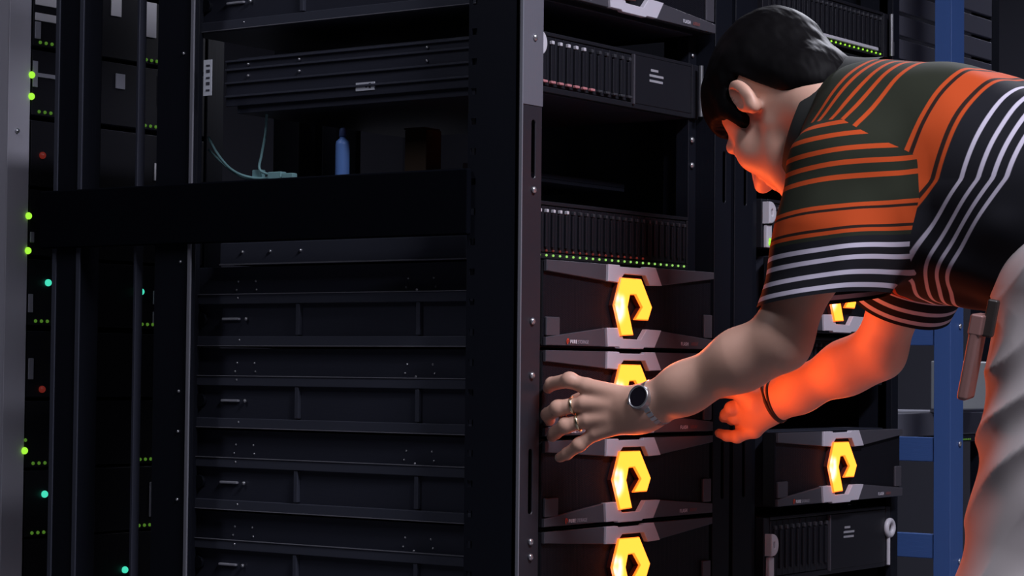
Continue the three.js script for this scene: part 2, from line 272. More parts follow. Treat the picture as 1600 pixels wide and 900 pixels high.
// ------------------------------------------------------------------ drive shelves
const earGeo = (() => { const s = new THREE.Shape(); s.moveTo(0, -0.019); s.lineTo(0.006, -0.019); s.absarc(0.006, 0, 0.019, -Math.PI / 2, Math.PI / 2, false); s.lineTo(0, 0.019); s.closePath(); s.holes.push(slot(0.010, -0.006, 0.006, 0.006)); return new THREE.ExtrudeGeometry(s, { depth: 0.012, bevelEnabled: true, bevelThickness: 0.002, bevelSize: 0.002, bevelOffset: -0.002, bevelSegments: 2, curveSegments: 14 }); })();
const ledGeo = new THREE.SphereGeometry(0.0019, 8, 6);
const driveGeo = {};
function driveShelf(x0, y0, z0, units, label, o = {}) {
  const H = units * U1 - 0.002, W = 0.4426, t = thing('drive_shelf', label, 'drive shelf', [x0 + 0.02, y0, z0], o.group || 'drive shelves');
  part(t, 'chassis', bx(0, W, 0, H, -(o.depth || 0.60), -0.012, 0.001), M.chassis);
  const fr = part(t, 'front_frame', [bx(0, W, H - 0.006, H, -0.012, 0.002), bx(0, W, 0, 0.009, -0.012, 0.002), bx(0, 0.005, 0.009, H - 0.006, -0.012, 0.002), bx(W - 0.005, W, 0.009, H - 0.006, -0.012, 0.002)], M.shelfFace);
  const n = o.drives ?? 24, x1 = o.driveEnd ?? W - 0.006, pitch = (x1 - 0.006) / n;
  const key = n + '_' + x1 + '_' + units;
  const dg = driveGeo[key] ??= bx(0.0006, pitch - 0.0006, 0.010, H - 0.007, -0.012, 0.0, 0.001), lg = driveGeo[key + 'l'] ??= bx(pitch * 0.30, pitch * 0.62, H * 0.20, H * 0.78, 0, 0.004, 0.001), tg = driveGeo[key + 't'] ??= bx(pitch * 0.30, pitch * 0.60, H * 0.80, H * 0.86, 0, 0.006, 0.001);
  for (let i = 0; i < n; i++) {
    const d = part(t, 'drive', dg, M.drive); d.position.x = 0.006 + i * pitch;
    if (!o.plain) { part(d, 'drive_handle', lg, M.drive); part(d, 'latch', tg, i < (o.latches ?? 0) ? M.earWhite : M.driveLatch); }
    if (o.leds && (i + 1) * pitch > 0) { const l = part(d, 'drive_led', ledGeo, o.leds); l.position.set(pitch * 0.5, 0.0055, 0.003); if (o.redLeds && i < 17) { const r = part(d, 'drive_led', ledGeo, M.ledRed); r.position.set(pitch * 0.5, 0.0125, 0.003); } }
    if (o.clips && i < o.clips) { const c = part(d, 'release_clip', driveGeo[key + 'c'] ??= bx(pitch * 0.25, pitch * 0.8, 0.012, 0.016, 0, 0.006, 0.001), i < 7 ? M.clipRed : M.driveLatch); c.position.y = 0.002; }
  }
  if (o.module) { // plain cover with lettering on the right of the drives
    part(t, 'cover', bx(x1 + 0.006, W - 0.004, 0.008, H - 0.006, -0.012, 0.003), M.shelfFace);
    part(t, 'divider', bx(x1 - 0.001, x1 + 0.003, 0.006, H - 0.006, 0, 0.006, 0.0008), M.wedge, 'pale vertical divider');
    const rows = [[0.0, 0.022], [0.0, 0.038], [0.0, 0.036]];
    rows.forEach(([a, w], i) => part(t, 'print', bx(o.module + (i ? -0.004 : 0), o.module + w, H * 0.70 - i * 0.0085, H * 0.70 + 0.0038 - i * 0.0085, 0.003, 0.0034, 0), M.printGrey));
  }
  if (o.trim) part(t, 'light_strip', bx(0.004, W - 0.03, 0.0095, 0.0155, 0, 0.007, 0.001), M.earWhite, 'pale strip above the drive lights');
  if (o.ears) {
    const L = part(t, 'ear', bx(-0.022, -0.002, 0.001, H - 0.001, -0.014, 0.002), M.shelfFace);
    if (o.ears.left) { const k = part(L, 'ear_handle', earGeo, M.earWhite, 'white rounded ear handle'); k.position.set(-0.018, o.ears.left, 0.002); if (o.ears.stem) part(L, 'ear_stem', bx(-0.016, 0.002, 0.001, o.ears.left - 0.021, 0.002, 0.010, 0.002), M.earWhite); }
    if (o.ears.led) for (const [x, y] of [[-0.006, 0.006], [0.002, 0.003], [-0.007, 0.001]]) { const l = part(L, 'ear_led', new THREE.SphereGeometry(0.0042, 10, 8), M.ledGreen); l.position.set(x, y + o.ears.led, 0.010); }
    const R = part(t, 'ear', bx(W + 0.002, W + 0.022, 0.001, H - 0.001, -0.014, 0.002), M.shelfFace);
    if (o.ears.right) { const k = part(R, 'ear_handle', new THREE.TorusGeometry(0.0135, 0.0055, 10, 24), M.earWhite, 'white ring ear handle'); k.position.set(W + 0.010, o.ears.right, 0.006); part(R, 'ear_stem', bx(W + 0.004, W + 0.010, 0.002, o.ears.right - 0.012, 0.002, 0.008, 0.002), M.earWhite); }
    if (o.ears.chrome) part(R, 'pull_bar', [new THREE.CylinderGeometry(0.0042, 0.0042, H * 0.92, 10).translate(W + 0.010, H / 2, 0.014), new THREE.CylinderGeometry(0.0028, 0.0028, H * 0.3, 8).translate(W + 0.024, H * 0.22, 0.010)], M.steel, 'bright steel pull bar');
  }
  return t;
}
mat('clipRed', 0.55, 0.22, 0.24, 0.4); mat('printGrey', 0.34, 0.34, 0.38, 0.7);
const lowerShelf = driveShelf(0, 1.0165, -0.034, 2, 'drive shelf with a row of small green drive lights above the lit arrays', { leds: M.ledGreenPale, redLeds: true, latches: 5 });
const upperShelf = driveShelf(0, 1.266, -0.030, 2.1, 'drive shelf with a lettered cover below the unlit array', { drives: 12, driveEnd: 0.262, latches: 6, clips: 12, module: 0.315, ears: { left: 0.070, chrome: true } });
{ // its left flank carries slide rails, seen through the open rack side
  const rail = part(upperShelf, 'slide_rail', bx(-0.006, 0, 0.012, 0.088, -0.62, -0.115, 0.001), M.chassis);
  for (const y of [0.086, 0.072, 0.050, 0.028]) part(rail, 'flange', bx(-0.010, 0, y - 0.0016, y + 0.0016, -0.62, -0.115, 0.0006), M.chassisRail);
  for (const [y, z] of [[0.079, -0.57], [0.079, -0.46], [0.060, -0.57], [0.060, -0.46], [0.079, -0.20], [0.058, -0.20]]) { const s = part(rail, 'screw', smallScrew, M.screw); s.position.set(-0.0075, y, z); }
  const lb = part(upperShelf, 'serial_label', bx(-0.0075, -0.006, 0.020, 0.033, -0.342, -0.304, 0), M.paper, 'small white printed label'); part(lb, 'print', [bx(-0.008, -0.0074, 0.024, 0.030, -0.322, -0.319, 0), bx(-0.008, -0.0074, 0.023, 0.031, -0.315, -0.311, 0)], M.ink);
}
{ const rail = part(lowerShelf, 'slide_rail', bx(-0.010, 0, 0.001, 0.036, -0.62, -0.115, 0.001), M.chassisRail); part(rail, 'flange_edge', bx(-0.0125, -0.009, 0.0, 0.002, -0.62, -0.115, 0.0003), M.edge); for (const z of [-0.57, -0.51, -0.445]) { const q = part(rail, 'screw', smallScrew, M.screw); q.position.set(-0.011, 0.021, z); } }
driveShelf(0.70, 0.487, -0.022, 2.6, 'drive shelf with white ear handles low in the second rack', { drives: 10, driveEnd: 0.215, module: 0.275, ears: { left: 0.066, right: 0.072, stem: true } });
driveShelf(0.70, 0.8275, -0.03, 2, 'dark drive shelf between the two lit arrays of the second rack', { latches: 8 });
driveShelf(0.70, 1.064, -0.03, 2, 'drive shelf with green lit white ear beside the sleeve of the person', { ears: { left: 0.062, stem: true, led: 0.008 } });
driveShelf(0.70, 1.449, -0.03, 2, 'drive shelf with bright green lights behind the head of the person', { leds: M.ledGreen, trim: true, ears: { chrome: true } });
driveShelf(0.70, 1.354, -0.03, 2, 'dark drive shelf behind the neck of the person', { plain: true, ears: { right: 0.062 } });

// shelf inside the open bay and what lies on it
const bay = thing('rack_shelf', 'thin black shelf in the open bay of the end rack', 'shelf', [0, 0, 0]);
part(bay, 'tray', bx(0.016, 0.466, 1.150, 1.156, -0.745, -0.16, 0.001), M.rackBlack); part(bay, 'lip', bx(0.016, 0.466, 1.156, 1.164, -0.163, -0.160, 0.001), M.rackBlack);
{
  const b = thing('bottle', 'small blue bottle standing on the shelf in the open bay', 'bottle', [0.06, 1.156, -0.437]);
  part(b, 'body', lathe([[0, 0], [0.0105, 0], [0.0115, 0.003], [0.0115, 0.052], [0.0105, 0.058], [0.005, 0.063], [0.0045, 0.067], [0, 0.067]]), M.bottleBlue);
  part(b, 'cap', lathe([[0, 0.066], [0.006, 0.066], [0.0055, 0.077], [0.0035, 0.080], [0, 0.080]]), M.bottleCap, 'dark blue cap');
  const c = thing('cardboard_box', 'dark brown cardboard packet leaning in the open bay', 'box', [0.12, 1.156, -0.32]);
  part(c, 'body', bx(-0.02, 0.02, 0, 0.075, -0.022, 0.022, 0.002), M.cardboard); part(c, 'flap', bx(-0.021, 0.021, 0.075, 0.078, -0.023, 0.018, 0.001), M.cardboard);
  const k = thing('patch_cable', 'pale cyan patch cables heaped at the rear of the open bay', 'cable', [0, 0, 0]);
  part(k, 'lead', tube([[0.05, 1.27, -0.592], [0.05, 1.235, -0.594], [0.052, 1.20, -0.604], [0.05, 1.176, -0.606], [0.05, 1.162, -0.57]], 0.0022), M.cable);
  part(k, 'lead', tube([[0.05, 1.235, -0.722], [0.05, 1.205, -0.70], [0.05, 1.176, -0.665], [0.05, 1.162, -0.62], [0.05, 1.161, -0.565]], 0.0024), M.cable);
  part(k, 'lead', tube([[0.06, 1.215, -0.730], [0.06, 1.185, -0.69], [0.06, 1.165, -0.65], [0.055, 1.161, -0.60]], 0.0022), M.cable);
  for (const b of [bx(0.045, 0.060, 1.157, 1.170, -0.585, -0.555, 0.002), bx(0.052, 0.064, 1.157, 1.176, -0.625, -0.605, 0.002), bx(0.040, 0.052, 1.157, 1.166, -0.550, -0.525, 0.002)]) part(k, 'connector', b, M.cable, 'pale cyan plug end');
  const co = thing('coiled_cable', 'pale coiled cable lying just inside the open bay beside the front post', 'cable', [0.100, 1.104, -0.110]);
  part(co, 'coil', [0, 1, 2, 3].map((i) => new THREE.TorusGeometry(0.017 + i * 0.0012, 0.0024, 8, 30).rotateX(Math.PI / 2 + 0.12 * i).translate(0, 0.003 + i * 0.0048, 0)), M.cable); part(co, 'tie', bx(0.012, 0.026, 0, 0.024, -0.003, 0.003, 0.001), M.paper);
}

// ------------------------------------------------------------------ rack behind, seen through the rear posts
{
  const t = thing('server_rack', 'server rack with a grey front post standing behind the end rack', 'rack', [0.17, 0, -1.35], 'black server racks');
  const fp = post(t, 0.0, 0.054, -0.05, 0, M.backPost, [[1.62, 1.7]], []);
  for (const y of [1.292, 0.40, 0.45]) { const s = part(fp, 'screw', screwGeo, M.screw); s.position.set(0.022, y, 0.002); }
  part(t, 'post', bx(0.54, 0.59, 0, RACKTOP, -0.05, 0), M.rackBlack); part(t, 'post', bx(0, 0.05, 0, RACKTOP, -0.95, -0.90), M.rackBlack); part(t, 'post', bx(0.54, 0.59, 0, RACKTOP, -0.95, -0.90), M.rackBlack);
  part(t, 'top_frame', bx(0, 0.59, 1.99, RACKTOP, -0.95, 0), M.rackBlack); part(t, 'base_frame', bx(0, 0.59, 0, 0.06, -0.95, 0), M.rackBlack);
  part(t, 'side_panel', bx(0.584, 0.59, 0.06, 1.99, -0.90, -0.05, 0), M.rackBlack);
  const led = new THREE.SphereGeometry(0.0034, 8, 6), big = new THREE.SphereGeometry(0.0068, 10, 8);
  const seq = ['fifth', 'sixth', 'seventh', 'eighth', 'ninth'];
  const rows = [[0.398, 'with a teal light low in the rack behind'], [0.5275, 'with the lowest full row of green lights in the rack behind'], [0.6595, 'with a green light beside the grey post, below the brace'], [0.793, 'with a dim red light in the rack behind'], [0.930, 'with two teal lights above its row in the rack behind'], [1.063, 'crossing behind the side brace'], [1.195, 'with a dim red light above the brace in the rack behind'], [1.330, 'with two bright green lights by the grey post'], [1.463, 'with white panels at the top of the view in the rack behind']];
  rows.forEach(([y, text], i) => {
    const u = thing('disk_array', 'dark disk array ' + text, 'disk array', [0.228, y, -1.352], 'disk arrays in the rack behind');
    part(u, 'chassis', bx(0, 0.478, -0.004, 0.122, -0.70, -0.004, 0.001), M.chassis); part(u, 'face', bx(0.002, 0.476, -0.003, 0.121, -0.004, 0.0, 0.001), M.shelfFace);
    const dim = i === 5 || i === 6 || i === 3;
    if (!dim) for (const x0 of [0.020, 0.304]) for (let k = 0; k < 4; k++) { const l = part(u, 'status_led', led, M.ledGreenDim); l.position.set(x0 + k * 0.015, 0.004, 0.001); }
    const bar = (x0, x1, y0, y1, m = M.blankPlate) => part(u, 'label_plate', bx(x0, x1, y0, y1, 0, 0.003, 0.001), m, 'pale plate on the front');
    const dot = (x, yy, m, g = big) => { const l = part(u, 'status_led', g, m); l.position.set(x, yy - y, 0.003); };
    if (i === 0) dot(0.265, 0.446, M.ledTeal);
    if (i === 1) { dot(0.049, 0.604, M.ledTeal); bar(0.332, 0.342, 0.02, 0.09); }
    if (i === 2) { dot(-0.004, 0.688, M.ledGreen); dot(-0.002, 0.708, M.ledGreenDim, led); }
    if (i === 3) { dot(0.038, 0.784 + 0.02, M.ledRed); bar(0.004, 0.016, 0.03, 0.07); }
    if (i === 4) { dot(0.049, 1.008, M.ledTeal); dot(0.298, 0.999, M.ledTeal); bar(0.001, 0.012, 0.02, 0.055); bar(0.334, 0.346, 0.0, 0.03); bar(0.334, 0.346, 0.045, 0.072); }
    if (i === 5) { dot(-0.004, 1.133, M.ledGreen); dot(-0.004, 1.067, M.ledGreen); bar(0.003, 0.012, 0.02, 0.04); }
    if (i === 6) { dot(0.029, 1.251, M.ledRed); bar(0.332, 0.344, 0.03, 0.065, M.plate); }
    if (i === 7) { dot(-0.002, 1.402, M.ledGreen); dot(-0.002, 1.361, M.ledGreen); bar(0.002, 0.014, 0.05, 0.10); bar(0.014, 0.06, 0.070, 0.078); bar(0.22, 0.245, 0.07, 0.10); bar(0.34, 0.355, 0.05, 0.11, M.plate); bar(0.36, 0.372, 0.09, 0.12, M.plate); }
    if (i === 8) { bar(0.006, 0.060, 0.075, 0.121, M.plate); bar(0.006, 0.060, 0.045, 0.060, M.plate); bar(0.006, 0.020, 0.010, 0.043); bar(0.205, 0.232, 0.08, 0.122, M.plate); bar(0.300, 0.330, 0.05, 0.121, M.plate); bar(0.345, 0.362, 0.06, 0.121, M.plate); bar(0.145, 0.160, 0.03, 0.122); }
  });
}

// ------------------------------------------------------------------ blue frame rack at the right
{
  const t = thing('blue_rack', 'open rack with blue painted steel posts past the second rack', 'rack', [1.405, 0, 0]);
  const P = (x0, x1, z0, z1) => part(t, 'post', [bx(x0, x1, 0, RACKTOP, z1 - 0.004, z1, 0.001), bx(x0, x0 + 0.004, 0, RACKTOP, z0, z1 - 0.002, 0.001), bx(x1 - 0.004, x1, 0, RACKTOP, z0, z1 - 0.002, 0.001)], M.blueSteel);
  const p0 = P(0, 0.060, -0.036, 0);
  for (const y of [0.945, 0.712, 1.20, 1.43, 0.48]) { const s = part(p0, 'bolt', screwGeo, M.screw); s.position.set(0.040, y, 0.002); }
  P(0.58, 0.64, -0.060, 0); P(0, 0.06, -0.72, -0.66); P(0.58, 0.64, -0.72, -0.66);
  for (const y of [0.485, 0.676, 0.906]) { part(t, 'side_bar', bx(0.004, 0.024, y, y + 0.048, -0.66, -0.034, 0.002), M.blueSteel); }
  part(t, 'rear_bar', bx(0.06, 0.58, 0.66, 0.72, -0.70, -0.68), M.blueSteel); part(t, 'rear_bar', bx(0.06, 0.58, 0.90, 0.96, -0.70, -0.68), M.blueSteel);
  part(t, 'top_frame', bx(0, 0.64, RACKTOP - 0.06, RACKTOP, -0.72, 0), M.blueSteel); part(t, 'base_frame', bx(0, 0.64, 0, 0.06, -0.72, 0), M.blueSteel);
  for (let i = 0; i < 9; i++) { const y = 1.30 + i * 0.0485; part(t, 'blank_panel', bx(0.062, 0.535, y, y + 0.0405, -0.155 - 0.006, -0.150, 0.002), M.blankPanel); }
  part(t, 'panel_rail', [bx(0.050, 0.062, 0.06, 1.99, -0.20, -0.152), bx(0.535, 0.58, 0.06, 1.99, -0.20, -0.152)], M.rackBlack);
  const w = thing('white_box', 'pale grey instrument box behind the blue post and the hip pouch', 'box', [1.640, 0.775, -0.10]);
  part(w, 'case', bx(0, 0.20, 0, 0.102, -0.055, 0, 0.004), M.boxWhite); part(w, 'base', bx(0.0, 0.20, -0.006, 0.0, -0.055, -0.01, 0.001), M.greyDevice);
  for (const x of [0.02, 0.18]) part(w, 'screw', smallScrew.clone().translate(x, 0.05, 0), M.screw);
  const s = thing('network_switch', 'dark grey network switch with green lights in the blue rack', 'network switch', [1.467, 0.705, -0.152]);
  part(s, 'case', bx(0, 0.50, 0.015, 0.064, -0.35, 0, 0.003), M.greyDevice); part(s, 'face', bx(0.004, 0.47, 0.0, 0.014, -0.30, 0, 0.001), M.shelfFace);
  for (let i = 0; i < 16; i++) { const l = part(s, 'port_led', ledGeo, M.ledGreenDim); l.position.set(0.23 + i * 0.009, 0.005, 0.001); }
}

// ------------------------------------------------------------------ the person
function smin(a, b, k) { const h = Math.max(k - Math.abs(a - b), 0) / k; return Math.min(a, b) - h * h * k * 0.25; }
function bone(a, ra, b, rb) { // tapered capsule
  const dx = b[0] - a[0], dy = b[1] - a[1], dz = b[2] - a[2], l2 = dx * dx + dy * dy + dz * dz || 1e-9;
  return (x, y, z) => { const px = x - a[0], py = y - a[1], pz = z - a[2]; const t = clamp((px * dx + py * dy + pz * dz) / l2, 0, 1); const qx = px - dx * t, qy = py - dy * t, qz = pz - dz * t; return Math.sqrt(qx * qx + qy * qy + qz * qz) - (ra + (rb - ra) * t); };
}
function chain(pts, radii) { const r = []; for (let i = 0; i + 1 < pts.length; i++) r.push(bone(pts[i], radii[i], pts[i + 1], radii[i + 1])); return r; }
function ellipsoid(c, r) { return (x, y, z) => { const px = (x - c[0]) / r[0], py = (y - c[1]) / r[1], pz = (z - c[2]) / r[2]; const k0 = Math.sqrt(px * px + py * py + pz * pz), k1 = Math.sqrt((px / r[0]) ** 2 + (py / r[1]) ** 2 + (pz / r[2]) ** 2) || 1e-9; return k0 * (k0 - 1) / k1; }; }
function union(list, k) { return (x, y, z) => { let d = 1e9; for (const f of list) d = d > 1e8 ? f(x, y, z) : smin(d, f(x, y, z), k); return d; }; }
function surfaceNets(sdf, mn, mx, cell) {
  const n = [0, 1, 2].map((i) => Math.ceil((mx[i] - mn[i]) / cell) + 1), [nx, ny, nz] = n, F = new Float32Array(nx * ny * nz);
  for (let k = 0, q = 0; k < nz; k++) for (let j = 0; j < ny; j++) for (let i = 0; i < nx; i++, q++) F[q] = sdf(mn[0] + i * cell, mn[1] + j * cell, mn[2] + k * cell);
  const id = new Int32Array(nx * ny * nz).fill(-1), pos = [], idx = [], at = (i, j, k) => i + nx * (j + ny * k);
  const E = []; for (let a = 0; a < 8; a++) for (const b of [1, 2, 4]) if (!(a & b)) E.push([a, a | b]);
  for (let k = 0; k < nz - 1; k++) for (let j = 0; j < ny - 1; j++) for (let i = 0; i < nx - 1; i++) {
    const f = []; let m = 0; for (let c = 0; c < 8; c++) { const v = F[at(i + (c & 1), j + ((c >> 1) & 1), k + (c >> 2))]; f.push(v); if (v < 0) m |= 1 << c; }
    if (m === 0 || m === 255) continue;
    let x = 0, y = 0, z = 0, w = 0;
    for (const [a, b] of E) if ((f[a] < 0) !== (f[b] < 0)) { const t = f[a] / (f[a] - f[b]); x += lerp(a & 1, b & 1, t); y += lerp((a >> 1) & 1, (b >> 1) & 1, t); z += lerp(a >> 2, b >> 2, t); w++; }
    id[at(i, j, k)] = pos.length / 3; pos.push(mn[0] + (i + x / w) * cell, mn[1] + (j + y / w) * cell, mn[2] + (k + z / w) * cell);
  }
  for (let k = 1; k < nz - 1; k++) for (let j = 1; j < ny - 1; j++) for (let i = 1; i < nx - 1; i++) {
    const s = F[at(i, j, k)] < 0;
    for (let ax = 0; ax < 3; ax++) {
      const d = [0, 0, 0]; d[ax] = 1; if ((F[at(i + d[0], j + d[1], k + d[2])] < 0) === s) continue;
      const u = (ax + 1) % 3, v = (ax + 2) % 3, c = (a, b) => { const p = [i, j, k]; p[u] -= a; p[v] -= b; return id[at(...p)]; };
      const q = [c(0, 0), c(1, 0), c(1, 1), c(0, 1)]; if (q.some((e) => e < 0)) continue;
      if (s) idx.push(q[0], q[1], q[2], q[0], q[2], q[3]); else idx.push(q[0], q[2], q[1], q[0], q[3], q[2]);
    }
  }
  const nor = new Float32Array(pos.length), uv = new Float32Array(pos.length / 3 * 2), e = cell * 0.6;
  for (let p = 0; p < pos.length; p += 3) { const [x, y, z] = [pos[p], pos[p + 1], pos[p + 2]]; let a = sdf(x + e, y, z) - sdf(x - e, y, z), b = sdf(x, y + e, z) - sdf(x, y - e, z), c = sdf(x, y, z + e) - sdf(x, y, z - e); const l = Math.hypot(a, b, c) || 1; nor[p] = a / l; nor[p + 1] = b / l; nor[p + 2] = c / l; uv[p / 3 * 2] = x + z; uv[p / 3 * 2 + 1] = y; }
  const g = new THREE.BufferGeometry(); g.setAttribute('position', new THREE.Float32BufferAttribute(pos, 3)); g.setAttribute('normal', new THREE.BufferAttribute(nor, 3)); g.setAttribute('uv', new THREE.BufferAttribute(uv, 2)); g.setIndex(idx); return g;
}
// joints (metres, world)
const J = {
  neck: [0.24, 1.205, 0.385], chest: [0.245, 1.13, 0.50], pelvis: [0.25, 1.02, 0.80],
  shL: [0.075, 1.150, 0.462], elL: [0.002, 0.893, 0.396], wrL: [0.0, 0.797, 0.178],
  shR: [0.425, 1.140, 0.430], elR: [0.500, 0.882, 0.296], wrR: [0.478, 0.795, 0.104],
  hipL: [0.165, 0.98, 0.80], knL: [0.138, 0.52, 0.70], anL: [0.140, 0.085, 0.78],
  hipR: [0.335, 0.98, 0.80], knR: [0.360, 0.52, 0.72], anR: [0.370, 0.085, 0.80],
};
const fingersL = [
  [[[-0.0180, 0.8269, 0.0901], [-0.0280, 0.8359, 0.0678], [-0.0160, 0.8299, 0.0282], [-0.0020, 0.8239, 0.0125]], 1.0],
  [[[-0.0220, 0.8021, 0.0886], [-0.0320, 0.7951, 0.0509], [-0.0120, 0.7850, 0.0191], [0.0000, 0.7770, 0.0140]], 1.03],
  [[[-0.0200, 0.7783, 0.0941], [-0.0300, 0.7704, 0.0632], [-0.0120, 0.7593, 0.0330], [0.0010, 0.7530, 0.0180]], 0.98],
  [[[-0.0140, 0.7601, 0.1035], [-0.0220, 0.7431, 0.0814], [-0.0140, 0.7293, 0.0549], [-0.0040, 0.7229, 0.0358]], 0.88]];
const thumbL = [[0.0120, 0.8070, 0.1380], [0.0300, 0.8180, 0.1000], [0.0420, 0.8150, 0.0600], [0.0430, 0.8060, 0.0300]];
const fingersR = [
  [[[0.4620, 0.7997, 0.0721], [0.4520, 0.7912, 0.0577], [0.4620, 0.7805, 0.0412], [0.4740, 0.7750, 0.0306]], 0.95],
  [[[0.4660, 0.7842, 0.0746], [0.4640, 0.7768, 0.0577], [0.4800, 0.7733, 0.0424], [0.5000, 0.7706, 0.0322]], 0.98],
  [[[0.4700, 0.7687, 0.0772], [0.4780, 0.7600, 0.0631], [0.5000, 0.7594, 0.0505], [0.5150, 0.7623, 0.0479]], 0.95],
  [[[0.4720, 0.7544, 0.0856], [0.4620, 0.7458, 0.0629], [0.4620, 0.7464, 0.0439], [0.4680, 0.7500, 0.0259]], 0.92]];
const thumbR = [[0.4520, 0.8023, 0.0980], [0.4450, 0.8150, 0.0800], [0.4480, 0.8190, 0.0560], [0.4550, 0.8150, 0.0340]];
function handField(wr, fingers, thumb, out) {
  const palm = fingers.map(([p, s], i) => bone([lerp(wr[0], p[0][0], 0.15), lerp(wr[1], p[0][1], 0.35), wr[2] - 0.004], 0.0165, [p[0][0] + out * 0.003, p[0][1], p[0][2] + 0.004], 0.0120 * s));
  const body = union([...palm, ...chain([[wr[0], wr[1], wr[2]], thumb[0], thumb[1]], [0.020, 0.0165, 0.0125])], 0.0085);
  const fs = fingers.map(([p, s]) => union([...chain(p, [0.0112 * s, 0.0110 * s, 0.0098 * s, 0.0084 * s]), (x, y, z) => Math.hypot(x - p[1][0], y - p[1][1], z - p[1][2]) - 0.0114 * s], 0.004));
  const th = union(chain(thumb, [0.0150, 0.0120, 0.0112, 0.0090]), 0.005);
  return (x, y, z) => { let d = body(x, y, z); let f = 1e9; for (const g of fs) f = Math.min(f, g(x, y, z)); f = Math.min(f, th(x, y, z)); return smin(d, f, 0.007); };
}
const handL = handField(J.wrL, fingersL, thumbL, -1), handR = handField(J.wrR, fingersR, thumbR, 1);
function mid(a, b, t, o = [0, 0, 0]) { return [lerp(a[0], b[0], t) + o[0], lerp(a[1], b[1], t) + o[1], lerp(a[2], b[2], t) + o[2]]; }
const wrOf = (w, e, d) => { const v = [w[0] - e[0], w[1] - e[1], w[2] - e[2]], l = Math.hypot(...v); return [w[0] + v[0] / l * d, w[1] + v[1] / l * d, w[2] + v[2] / l * d]; };
function armBones(sh, el, wr) {
  return [bone(sh, 0.050, mid(sh, el, 0.55), 0.046), bone(mid(sh, el, 0.55), 0.046, el, 0.0370), bone(el, 0.0370, mid(el, wr, 0.28, [0, 0.001, 0]), 0.0385), bone(mid(el, wr, 0.28, [0, 0.001, 0]), 0.0385, mid(el, wr, 0.7), 0.0315), bone(mid(el, wr, 0.7), 0.0315, wr, 0.0275), bone(wr, 0.0275, wrOf(wr, el, 0.018), 0.026)];
}
const armL = union(armBones(J.shL, J.elL, J.wrL), 0.03), armR = union(armBones(J.shR, J.elR, J.wrR), 0.03);
const leftArm = (x, y, z) => smin(armL(x, y, z), handL(x, y, z), 0.012), rightArm = (x, y, z) => smin(armR(x, y, z), handR(x, y, z), 0.012);

// head in its own frame: y to the crown, z to the face
const HEAD = { c: V3(0.218, 1.245, 0.272), s: 1.02 };
const headM = new THREE.Matrix4().makeRotationFromEuler(new THREE.Euler(0, 0, 0)), headPitch = 0.92, headYaw = Math.PI - 0.36, headRoll = 0.0;
{ const q = new THREE.Quaternion().setFromEuler(new THREE.Euler(headPitch, headYaw, headRoll, 'YXZ')); headM.makeRotationFromQuaternion(q); }
const he = headM.elements; // columns are the head axes in the world
function toHead(x, y, z) { const dx = (x - HEAD.c.x) / HEAD.s, dy = (y - HEAD.c.y) / HEAD.s, dz = (z - HEAD.c.z) / HEAD.s; return [dx * he[0] + dy * he[1] + dz * he[2], dx * he[4] + dy * he[5] + dz * he[6], dx * he[8] + dy * he[9] + dz * he[10]]; }
function fromHead(p) { const v = V3(...p).applyMatrix4(headM).multiplyScalar(HEAD.s).add(HEAD.c); return [v.x, v.y, v.z]; }
const skull = ellipsoid([0, 0.035, -0.014], [0.074, 0.088, 0.098]);
const headBase = union([skull, ellipsoid([0, -0.028, 0.034], [0.060, 0.084, 0.060]), ellipsoid([0, -0.072, 0.038], [0.054, 0.040, 0.052]), bone([0.046, -0.055, 0.0], 0.016, [0.020, -0.098, 0.062], 0.014), bone([-0.046, -0.055, 0.0], 0.016, [-0.020, -0.098, 0.062], 0.014), ellipsoid([0.040, -0.036, 0.058], [0.026, 0.026, 0.028]), ellipsoid([-0.040, -0.036, 0.058], [0.026, 0.026, 0.028])], 0.022);
const faceBits = union([bone([-0.034, 0.014, 0.084], 0.011, [0.034, 0.014, 0.084], 0.011), bone([0, 0.004, 0.092], 0.007, [0, -0.040, 0.112], 0.0125), bone([-0.011, -0.046, 0.100], 0.009, [0.011, -0.046, 0.100], 0.009), ellipsoid([0, -0.104, 0.078], [0.022, 0.016, 0.018])], 0.012);
const lips = union([bone([-0.020, -0.070, 0.089], 0.005, [0.020, -0.070, 0.089], 0.005), bone([0, -0.069, 0.096], 0.006, [0, -0.081, 0.093], 0.0065), bone([-0.016, -0.081, 0.088], 0.006, [0.016, -0.081, 0.088], 0.006)], 0.006);
const sockets = [ellipsoid([0.033, -0.004, 0.100], [0.019, 0.011, 0.014]), ellipsoid([-0.033, -0.004, 0.100], [0.019, 0.011, 0.014])];
const eyes = [bone([0.033, -0.005, 0.078], 0.0125, [0.033, -0.005, 0.0785], 0.0125), bone([-0.033, -0.005, 0.078], 0.0125, [-0.033, -0.005, 0.0785], 0.0125)];
const earShape = (sx) => { const o = ellipsoid([0, 0, 0], [0.011, 0.034, 0.0215]), inn = ellipsoid([0.009, 0.004, 0.003], [0.010, 0.022, 0.012]), lobe = ellipsoid([0, -0.028, 0.004], [0.008, 0.010, 0.009]), con = ellipsoid([0.004, -0.006, 0.013], [0.006, 0.008, 0.005]); return (x, y, z) => { let X = sx * x - 0.0775, Y = y + 0.004, Z = z + 0.012; const c = Math.cos(0.35), s = Math.sin(0.35), xr = X * c + Z * s, zr = -X * s + Z * c; const t = 0.16; const yr = Y * Math.cos(t) + zr * Math.sin(t), z2 = -Y * Math.sin(t) + zr * Math.cos(t); let d = o(xr, yr, z2); d = Math.max(d, -inn(xr, yr, z2)); return smin(smin(d, lobe(xr, yr, z2), 0.008), con(xr, yr, z2), 0.006); }; };
const ears = [earShape(1), earShape(-1)];
const neckBone = bone([0, -0.030, -0.030], 0.054, [0, -0.075, -0.050], 0.054);
